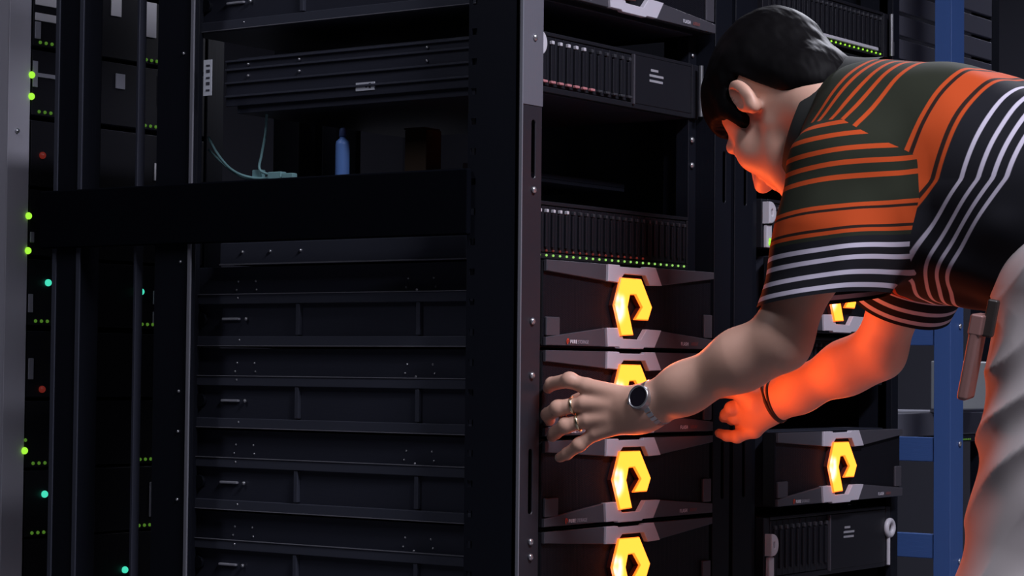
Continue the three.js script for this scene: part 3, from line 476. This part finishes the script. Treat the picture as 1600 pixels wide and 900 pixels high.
function headField(x, y, z) {
  const [a, b, c] = toHead(x, y, z);
  let d = smin(headBase(a, b, c), faceBits(a, b, c), 0.014); d = smin(d, lips(a, b, c), 0.006);
  for (const s of sockets) d = -smin(-d, s(a, b, c), 0.008);
  for (const e of eyes) d = Math.min(d, e(a, b, c));
  for (const e of ears) d = smin(d, e(a, b, c), 0.006);
  d = smin(d, neckBone(a, b, c), 0.03); d *= HEAD.s;
  return smin(d, neckWorld(x, y, z), 0.03);
}
const neckWorld = bone(fromHead([0, -0.060, -0.045]), 0.056, J.neck, 0.058);
const trunk = union([bone([0.243, 1.165, 0.440], 0.05, J.chest, 0.10), bone([0.13, 1.14, 0.47], 0.062, [0.37, 1.14, 0.46], 0.062), ellipsoid([0.245, 1.12, 0.53], [0.16, 0.13, 0.14]), bone(J.chest, 0.125, J.pelvis, 0.125), bone(J.hipL, 0.09, J.knL, 0.058), bone(J.knL, 0.058, J.anL, 0.040), bone(J.hipR, 0.09, J.knR, 0.058), bone(J.knR, 0.058, J.anR, 0.040), bone(J.shL, 0.055, [0.13, 1.14, 0.47], 0.06), bone(J.shR, 0.055, [0.37, 1.14, 0.46], 0.06)], 0.05);

mat('skin', 0.68, 0.39, 0.29, 0.52, 0, { sheen: 0.1, bumpMap: grain, bumpScale: 0.0004 }); M.skin.sheenColor.setRGB(0.5, 0.3, 0.25);
mat('hair', 0.0035, 0.003, 0.0035, 0.6, 0, { specularIntensity: 0.15 });
mat('nail', 0.52, 0.34, 0.28, 0.3);
const person = thing('person', 'person in a dark polo with orange and white stripes bending to grip the lit array', 'person', [0, 0, 0]);
{
  const g = [
    surfaceNets(leftArm, [-0.075, 0.69, -0.016], [0.085, 1.02, 0.475], 0.003),
    surfaceNets(rightArm, [0.42, 0.715, 0.010], [0.575, 1.02, 0.42], 0.003),
    surfaceNets(headField, [0.09, 1.06, 0.085], [0.355, 1.46, 0.44], 0.0032),
    surfaceNets(trunk, [0.0, 0.03, 0.30], [0.50, 1.32, 1.0], 0.012),
  ];
  part(person, 'body', mergeGeometries(g), M.skin);
}
{ // hair: a cap over the skull, cut along the hairline
  const line = [[-0.13, -0.100], [-0.085, -0.100], [-0.056, -0.066], [-0.036, 0.000], [-0.030, 0.026], [-0.004, 0.030], [0.006, 0.020], [0.012, -0.022], [0.030, -0.026], [0.036, 0.012], [0.055, 0.040], [0.075, 0.058], [0.13, 0.064]];
  const hl = (z) => { for (let i = 0; i + 1 < line.length; i++) if (z <= line[i + 1][0]) return lerp(line[i][1], line[i + 1][1], clamp((z - line[i][0]) / (line[i + 1][0] - line[i][0]), 0, 1)); return 0.064; };
  const cap = union([ellipsoid([0, 0.042, -0.018], [0.083, 0.102, 0.110]), ellipsoid([0, 0.070, 0.030], [0.066, 0.066, 0.072]), ellipsoid([0, -0.022, -0.062], [0.070, 0.066, 0.056]), ellipsoid([0, -0.055, -0.078], [0.060, 0.050, 0.042]), bone([0.066, 0.02, 0.022], 0.016, [0.066, -0.022, 0.022], 0.010), bone([-0.066, 0.02, 0.022], 0.016, [-0.066, -0.022, 0.022], 0.010)], 0.02);
  const hair = (x, y, z) => { const [a, b, c] = toHead(x, y, z); const n = 0.0022 * perlin.noise(a * 50, b * 36, c * 36) + 0.0007 * perlin.noise(a * 170, b * 60 + 7, c * 60); const cut = hl(c) - b + 0.004 * perlin.noise(c * 130, a * 60, 3.1); return HEAD.s * -smin(-(cap(a, b, c) + n), -cut, 0.008); };
  part(person, 'hair', surfaceNets(hair, [0.09, 1.15, 0.08], [0.355, 1.46, 0.44], 0.0032), M.hair, 'short black hair');
}
// nails
for (const [p, s] of [...fingersL, ...fingersR]) { const a = V3(...p[2]), b = V3(...p[3]), d = b.clone().sub(a).normalize(); const n = part(person, 'fingernail', new THREE.SphereGeometry(1, 10, 8).scale(0.0052, 0.002, 0.0062), M.nail); const out = V3(p[3][0] < 0.2 ? -1 : -1, 0.15, 0.1); out.addScaledVector(d, -out.dot(d)).normalize(); n.quaternion.setFromRotationMatrix(new THREE.Matrix4().makeBasis(V3().crossVectors(out, d), out, d)); n.position.copy(b).addScaledVector(out, 0.0062 * s).addScaledVector(d, -0.001); }

// garments: lofted tubes with folds
function loft(sections, nu, nv, uvOf, fold) { // sections: t => {c:[x,y,z], u:[..], v:[..], n}
  const pos = [], uv = [], idx = [];
  for (let i = 0; i <= nv; i++) { const S = sections(i / nv); for (let j = 0; j <= nu; j++) { const a = j / nu * Math.PI * 2, e = 2 / S.n, ca = Math.sign(Math.cos(a)) * Math.abs(Math.cos(a)) ** e, sa = Math.sign(Math.sin(a)) * Math.abs(Math.sin(a)) ** e; const f = 1 + (fold ? fold(i / nv, a) : 0); const p = [0, 1, 2].map((k) => S.c[k] + (S.u[k] * ca + S.v[k] * sa) * f); pos.push(...p); uv.push(...uvOf(p, i / nv, a)); } }
  for (let i = 0; i < nv; i++) for (let j = 0; j < nu; j++) { const a = i * (nu + 1) + j, b = a + nu + 1; idx.push(a, b, a + 1, b, b + 1, a + 1); }
  const g = new THREE.BufferGeometry(); g.setAttribute('position', new THREE.Float32BufferAttribute(pos, 3)); g.setAttribute('uv', new THREE.Float32BufferAttribute(uv, 2)); g.setIndex(idx); g.computeVertexNormals();
  const N = g.attributes.normal; for (let i = 0; i <= nv; i++) { const a = i * (nu + 1), b = a + nu; const v = V3(N.getX(a) + N.getX(b), N.getY(a) + N.getY(b), N.getZ(a) + N.getZ(b)).normalize(); N.setXYZ(a, v.x, v.y, v.z); N.setXYZ(b, v.x, v.y, v.z); }
  return g;
}
function keyed(keys) { return (t) => { const s = t * (keys.length - 1), i = Math.min(keys.length - 2, Math.floor(s)), f = s - i; const p = keys[Math.max(0, i - 1)], a = keys[i], b = keys[i + 1], q = keys[Math.min(keys.length - 1, i + 2)]; return a.map((_, k) => { const m0 = (b[k] - p[k]) / 2, m1 = (q[k] - a[k]) / 2, f2 = f * f, f3 = f2 * f; return (2 * f3 - 3 * f2 + 1) * a[k] + (f3 - 2 * f2 + f) * m0 + (-2 * f3 + 3 * f2) * b[k] + (f3 - f2) * m1; }); }; }
// stripes knitted into the cloth: [from, to, colour]
const OLIVE = '#202319', DARK = '#131319', ORANGE = '#a83f17', WHITE = '#b0a9b8', BROWN = '#23130d';
function stripeTexture(len, base, bands) {
  const c = document.createElement('canvas'); c.width = 16; c.height = 1024; const x = c.getContext('2d'); x.fillStyle = base; x.fillRect(0, 0, 16, 1024);
  for (const [a, b, col] of bands) { x.fillStyle = col; x.fillRect(0, a / len * 1024, 16, (b - a) / len * 1024); }
  const t = new THREE.CanvasTexture(c); t.flipY = false; t.wrapS = THREE.RepeatWrapping; t.colorSpace = THREE.SRGBColorSpace; t.magFilter = THREE.LinearFilter; return t;
}
const line = (c, w, col) => [c - w / 2, c + w / 2, col];
const S0 = 0.25, SL = 0.75; // the stripe pattern runs from the collar to the hem
const torsoStripes = stripeTexture(SL, DARK, [[0, 0.30, OLIVE], ...[0.402, 0.418, 0.441, 0.461, 0.485].map((c) => line(c - S0, 0.0072, ORANGE)), [0.30, 0.305, OLIVE], line(0.556 - S0, 0.007, ORANGE), line(0.562 - S0, 0.005, BROWN), [0.565 - S0, 0.598 - S0, ORANGE], line(0.601 - S0, 0.005, BROWN), line(0.607 - S0, 0.006, ORANGE), ...[0.642, 0.666, 0.686, 0.704].map((c) => line(c - S0, 0.0068, WHITE))]);
const cloth = (key, map) => mat(key, 1, 1, 1, 0.92, 0, { map, side: THREE.DoubleSide, specularIntensity: 0.4 });
cloth('shirtBody', torsoStripes); M.shirtBody.sheenColor.setRGB(0.35, 0.35, 0.38);
const sTorso = (x, y, z) => z - (y > 1.11 ? 0.28 * (y - 1.143) : -0.0092 - 0.75 * (1.11 - y));
const torsoKeys = keyed([
  // zc, yc, half width x, half height, xc
  [0.335, 1.225, 0.070, 0.064, 0.240], [0.365, 1.215, 0.115, 0.082, 0.242], [0.405, 1.190, 0.165, 0.110, 0.244], [0.455, 1.156, 0.190, 0.138, 0.246], [0.52, 1.124, 0.192, 0.160, 0.247], [0.60, 1.100, 0.186, 0.154, 0.248], [0.68, 1.075, 0.180, 0.146, 0.249], [0.76, 1.045, 0.172, 0.138, 0.25], [0.83, 1.015, 0.165, 0.132, 0.25]]);
const shirt = new THREE.Group(); shirt.name = 'polo_shirt'; shirt.userData = { label: 'dark olive polo shirt with orange and white stripes' }; person.add(shirt);
// one continuous cloth surface over trunk and upper arms, cut along the armhole seams and the sleeve hems
const torsoTable = Array.from({ length: 201 }, (_, i) => { const k = torsoKeys(i / 200); return [k[0] - 0.38 * (k[1] - 1.12), ...k]; });
const W0 = torsoTable[0][0], W1 = torsoTable[200][0];
function torsoField(x, y, z) {
  const w = z - 0.38 * (y - 1.12); let lo = 0, hi = 200; while (hi - lo > 1) { const m = (lo + hi) >> 1; if (torsoTable[m][0] <= w) lo = m; else hi = m; }
  const A = torsoTable[lo], B = torsoTable[hi], f = clamp((w - A[0]) / (B[0] - A[0]), 0, 1), yc = lerp(A[2], B[2], f), hx = lerp(A[3], B[3], f), hy = lerp(A[4], B[4], f), xc = lerp(A[5], B[5], f);
  const dx = Math.abs(x - xc) / hx, dy = Math.abs(y - yc) / hy, rho = (dx ** 2.35 + dy ** 2.35) ** (1 / 2.35);
  return Math.max((rho - 1) * Math.min(hx, hy) * 0.92, W0 - w, w - W1);
}
const sleeveNear = union(chain([[0.125, 1.155, 0.452], [0.066, 1.118, 0.460], [0.036, 1.030, 0.462], [0.020, 0.915, 0.447]], [0.066, 0.073, 0.072, 0.088]), 0.04);
const sleeveFar = union(chain([[0.375, 1.150, 0.438], [0.430, 1.110, 0.420], [0.465, 1.020, 0.372], [0.496, 0.910, 0.325]], [0.062, 0.075, 0.078, 0.080]), 0.04);
const tNear = (x, y, z) => (1.196 - (y - 0.13 * (z - 0.455))) / 0.246;
const tFar = (x, y, z) => ((x - 0.425) * 0.22 - (y - 1.190) * 0.88 - (z - 0.44) * 0.42) / 0.262;
function clothField(x, y, z) {
  const a = torsoField(x, y, z), b = sleeveNear(x, y, z), c = sleeveFar(x, y, z);
  if (Math.min(a, b, c) > 0.04) return Math.min(a, b, c);
  const d = smin(smin(a, b, 0.045), c, 0.045), tn = tNear(x, y, z);
  let f = 0.004 * perlin.noise(x * 14, y * 14, z * 14);
  const ws = clamp((0.045 - b) / 0.03, 0, 1), wf = (1 - ws) * clamp((1.11 - y) / 0.04, 0, 1);
  if (ws > 0) f += ws * 0.0120 * clamp(tn + 0.1, 0, 1) * Math.sin((z * 0.8 - y * 0.55) * 58 + 2.5 * perlin.noise(x * 8, y * 6, z * 8)) * (0.6 + perlin.noise(x * 9 + 5, y * 9, z * 9));
  if (wf > 0) f += wf * 0.008 * Math.sin((y * 1.1 + z * 0.5) * 48 + 2 * perlin.noise(x * 5, y * 7, z * 7)) * (0.4 + perlin.noise(x * 6 + 2, y * 8, z * 8));
  return d + f;
}
const seamNear = (x, y, z) => Math.max(y - (1.196 - 0.55 * Math.max(0, z - 0.475)), z - (0.542 + (Math.min(y, 1.12) - 0.95) * 0.25), sleeveNear(x, y, z) - torsoField(x, y, z) - 0.03, x - 0.20);
const seamFar = (x, y, z) => Math.max(y - 1.20, sleeveFar(x, y, z) - torsoField(x, y, z) - 0.01, 0.32 - x);
function clip(g, fn, uvOf) { // keeps the side where fn < 0
  const P = g.attributes.position, N = g.attributes.normal, I = g.index, pos = [], nor = [], uv = [], val = new Float32Array(P.count);
  for (let i = 0; i < P.count; i++) val[i] = fn(P.getX(i), P.getY(i), P.getZ(i));
  const V = (i) => [P.getX(i), P.getY(i), P.getZ(i), N.getX(i), N.getY(i), N.getZ(i)];
  const emit = (v) => { pos.push(v[0], v[1], v[2]); nor.push(v[3], v[4], v[5]); uv.push(...uvOf(v[0], v[1], v[2])); };
  for (let k = 0; k < I.count; k += 3) {
    const t = [I.getX(k), I.getX(k + 1), I.getX(k + 2)]; const neg = t.filter((i) => val[i] < 0).length; if (!neg) continue;
    if (neg === 3) { t.forEach((i) => emit(V(i))); continue; }
    const q = []; for (let e = 0; e < 3; e++) { const i = t[e], j = t[(e + 1) % 3]; if (val[i] < 0) q.push(V(i)); if ((val[i] < 0) !== (val[j] < 0)) { const f = val[i] / (val[i] - val[j]), A = V(i), B = V(j); q.push(A.map((a, m) => lerp(a, B[m], f))); } }
    for (let e = 1; e + 1 < q.length; e++) { emit(q[0]); emit(q[e]); emit(q[e + 1]); }
  }
  const o = new THREE.BufferGeometry(); o.setAttribute('position', new THREE.Float32BufferAttribute(pos, 3)); o.setAttribute('normal', new THREE.Float32BufferAttribute(nor, 3)); o.setAttribute('uv', new THREE.Float32BufferAttribute(uv, 2)); return o;
}
const sleeveStripes = stripeTexture(1, OLIVE, [...[0.03, 0.11, 0.20, 0.28, 0.36].map((c) => line(c, 0.029, ORANGE)), line(0.522, 0.024, ORANGE), line(0.541, 0.014, BROWN), [0.549, 0.640, ORANGE], line(0.648, 0.016, BROWN), line(0.667, 0.022, ORANGE), [0.70, 1, DARK], ...[0.752, 0.816, 0.896, 0.965].map((c) => line(c, 0.026, WHITE))]);
cloth('shirtSleeve', sleeveStripes); M.shirtSleeve.sheenColor.setRGB(0.35, 0.35, 0.38);
{
  const g = surfaceNets(clothField, [-0.10, 0.88, 0.26], [0.61, 1.34, 0.90], 0.0046);
  part(shirt, 'shirt_body', clip(g, (x, y, z) => { const T = torsoField(x, y, z); return Math.max(-Math.min(seamNear(x, y, z), seamFar(x, y, z)), Math.min(tNear(x, y, z) - 1, T - sleeveNear(x, y, z)), Math.min(tFar(x, y, z) - 1, T - sleeveFar(x, y, z))); }, (x, y, z) => [x * 4, (sTorso(x, y, z) - S0) / SL]), M.shirtBody);
  part(shirt, 'sleeve', clip(g, (x, y, z) => Math.max(seamNear(x, y, z), tNear(x, y, z) - 1), (x, y, z) => [x * 4, clamp(tNear(x, y, z), 0, 1)]), M.shirtSleeve);
  part(shirt, 'sleeve', clip(g, (x, y, z) => Math.max(seamFar(x, y, z), tFar(x, y, z) - 1), (x, y, z) => [x * 4, clamp(tFar(x, y, z), 0, 1)]), M.shirtSleeve);
}
mat('collar', 0.010, 0.011, 0.010, 0.9, 0, { side: THREE.DoubleSide });
{
  const H = V3(0.216, 1.228, 0.314), N = V3(0.233, 1.198, 0.384), ax = H.clone().sub(N).normalize(), U = V3(1, 0, 0).addScaledVector(ax, -ax.x).normalize(), Vv = V3().crossVectors(ax, U);
  const K = keyed([[-0.030, 0.100], [0.000, 0.099], [0.030, 0.096], [0.058, 0.095], [0.063, 0.098], [0.054, 0.102], [0.024, 0.110], [-0.006, 0.122]]);
  part(shirt, 'collar', loft((t) => { const [d, r] = K(t), c = N.clone().addScaledVector(ax, d); return { c: [c.x, c.y, c.z], u: U.clone().multiplyScalar(r).toArray(), v: Vv.clone().multiplyScalar(r).toArray(), n: 2 }; }, 60, 40, (p, t) => [t, p[0]]), M.collar, 'dark knitted collar');
}
part(shirt, 'placket', bx(0.225, 0.26, 1.005, 1.03, 0.36, 0.47, 0.004), M.collar);

// trousers, belt and shoes
mat('trousers', 0.40, 0.36, 0.36, 0.95, 0, { specularIntensity: 0.3 });
mat('leather', 0.022, 0.016, 0.014, 0.45);
{
  const legs = union([bone([0.20, 1.0, 0.79], 0.118, [0.30, 1.0, 0.79], 0.118), bone([0.25, 1.05, 0.77], 0.10, [0.25, 0.98, 0.79], 0.13), bone([0.160, 0.95, 0.765], 0.118, [0.135, 0.52, 0.695], 0.092), bone([0.135, 0.52, 0.695], 0.092, [0.140, 0.07, 0.78], 0.076), bone([0.335, 0.95, 0.775], 0.118, [0.360, 0.52, 0.715], 0.090), bone([0.360, 0.52, 0.715], 0.090, [0.370, 0.07, 0.80], 0.076)], 0.05);
  const t = (x, y, z) => { const f = -0.0075 * (1 - 2 * Math.abs(Math.sin((y - z * 0.9 - x * 0.4 + 0.07 * perlin.noise(x * 4, y * 4, z * 4)) * 42 + 1.0 * perlin.noise(x * 6, y * 4, z * 6)))) * clamp(0.6 + 0.9 * perlin.noise(x * 7 + 3, y * 5, z * 5), 0, 1) + 0.006 * perlin.noise(x * 12, y * 9, z * 12 + 5); return Math.max(legs(x, y, z) + f, y - (1.080 + (z - 0.80) * 0.55), 0.075 - y); };
  part(person, 'trousers', surfaceNets(t, [0.0, 0.05, 0.56], [0.51, 1.24, 0.98], 0.006), M.trousers, 'light grey creased trousers');
  part(person, 'belt', loft((u) => { const k = u < 0.5 ? 0 : 1, q = (u - 0.5); return { c: [0.25, 1.052 + q * 0.030, 0.782 - q * 0.016], u: [0.166 + 0.002 * k, 0, 0], v: [0, 0.070, 0.128], n: 2.1 }; }, 80, 4, (p, u) => [u, p[0]]), mat('beltLeather', 0.02, 0.016, 0.014, 0.45, 0, { side: THREE.DoubleSide }), 'dark leather belt');
  for (const [x, z] of [[0.140, 0.78], [0.370, 0.80]]) { const f = (a, b, c) => smin(smin(bone([x, 0.055, z + 0.03], 0.044, [x, 0.042, z - 0.13], 0.036)(a, b, c), bone([x, 0.07, z + 0.01], 0.045, [x, 0.11, z + 0.01], 0.046)(a, b, c), 0.03), 1e9, 0.01); const sh = part(person, 'shoe', surfaceNets((a, b, c) => Math.max(f(a, b, c), 0.012 - b), [x - 0.07, -0.005, z - 0.20], [x + 0.07, 0.17, z + 0.10], 0.006), M.leather); part(sh, 'sole', bx(x - 0.045, x + 0.045, 0.0, 0.016, z - 0.17, z + 0.075, 0.006), M.rackBlack); }
}
// what the person wears on the hands
function ringOn(a, b, t, r, thick, m, name, parent = person) { const A = V3(...a), B = V3(...b), o = part(parent, name, new THREE.TorusGeometry(r, thick, 10, 36), m); o.position.copy(A).lerp(B, t); o.quaternion.setFromUnitVectors(V3(0, 0, 1), B.clone().sub(A).normalize()); return o; }
mat('gold', 0.85, 0.72, 0.50, 0.25, 1.0);
ringOn(fingersL[1][0][0], fingersL[1][0][1], 0.42, 0.0118, 0.0016, M.gold, 'finger_ring').scale.z = 1.5;
ringOn(fingersL[2][0][0], fingersL[2][0][1], 0.42, 0.0113, 0.0016, M.gold, 'finger_ring').scale.z = 1.5;
{ // wristwatch: case on the back of the wrist, linked bracelet round it
  const w = new THREE.Group(); w.name = 'wristwatch'; w.userData = { label: 'steel wristwatch with a black round dial' }; person.add(w);
  const A = V3(...J.elL), B = V3(...J.wrL), ax = B.clone().sub(A).normalize(); w.position.copy(B).addScaledVector(ax, -0.018);
  const out = V3(-0.80, 0.42, 0.42); out.addScaledVector(ax, -out.dot(ax)).normalize(); const side = V3().crossVectors(out, ax);
  w.quaternion.setFromRotationMatrix(new THREE.Matrix4().makeBasis(side, out, ax)); // x round the wrist, y out of the dial, z along the arm
  mat('dial', 0.012, 0.010, 0.016, 0.12);
  part(w, 'case', new THREE.CylinderGeometry(0.0170, 0.0178, 0.009, 36).translate(0, 0.0335, 0), M.steel);
  part(w, 'bezel', new THREE.TorusGeometry(0.0158, 0.0018, 10, 40).rotateX(Math.PI / 2).translate(0, 0.0385, 0), M.steel);
  part(w, 'dial', new THREE.CylinderGeometry(0.0150, 0.0150, 0.001, 36).translate(0, 0.0388, 0), M.dial, 'black dial');
  part(w, 'crown', new THREE.CylinderGeometry(0.0026, 0.0026, 0.004, 12).rotateX(Math.PI / 2).translate(0, 0.0335, 0.0195), M.steel);
  const link = new RoundedBoxGeometry(0.0068, 0.0030, 0.0150, 1, 0.0009);
  for (let i = 0; i < 26; i++) { const a = (i + 0.5) / 26 * Math.PI * 2; if (Math.cos(a) > 0.86) continue; const l = part(w, 'link', link, M.steel); l.position.set(Math.sin(a) * 0.0322, Math.cos(a) * 0.0322, 0); l.rotation.z = -a; }
}
{ const b = ringOn(J.elR, J.wrR, 0.92, 0.0335, 0.0032, mat('bracelet', 0.025, 0.012, 0.010, 0.6), 'bracelet'); part(b, 'strand', new THREE.TorusGeometry(0.0338, 0.0022, 8, 40).rotateX(0.16).translate(0, 0, -0.008), M.bracelet); b.userData.label = 'thin dark cord bracelet'; }
{ // pouch hanging from the belt on the near hip
  const t = thing('phone_pouch', 'flat narrow phone pouch clipped at the hip of the person', 'pouch', [0.040, 0.872, 0.662]);
  mat('pouch', 0.20, 0.10, 0.09, 0.45);
  t.rotation.set(0.20, 0.25, 0);
  part(t, 'case', new RoundedBoxGeometry(0.060, 0.112, 0.014, 3, 0.005), M.pouch); part(t, 'clip', bx(-0.010, 0.010, 0.030, 0.080, 0.006, 0.020, 0.003), M.leather); part(t, 'flap', bx(-0.0305, 0.0305, 0.030, 0.058, -0.0085, 0.0085, 0.003), M.pouch);
}
renderer.render(scene, camera);
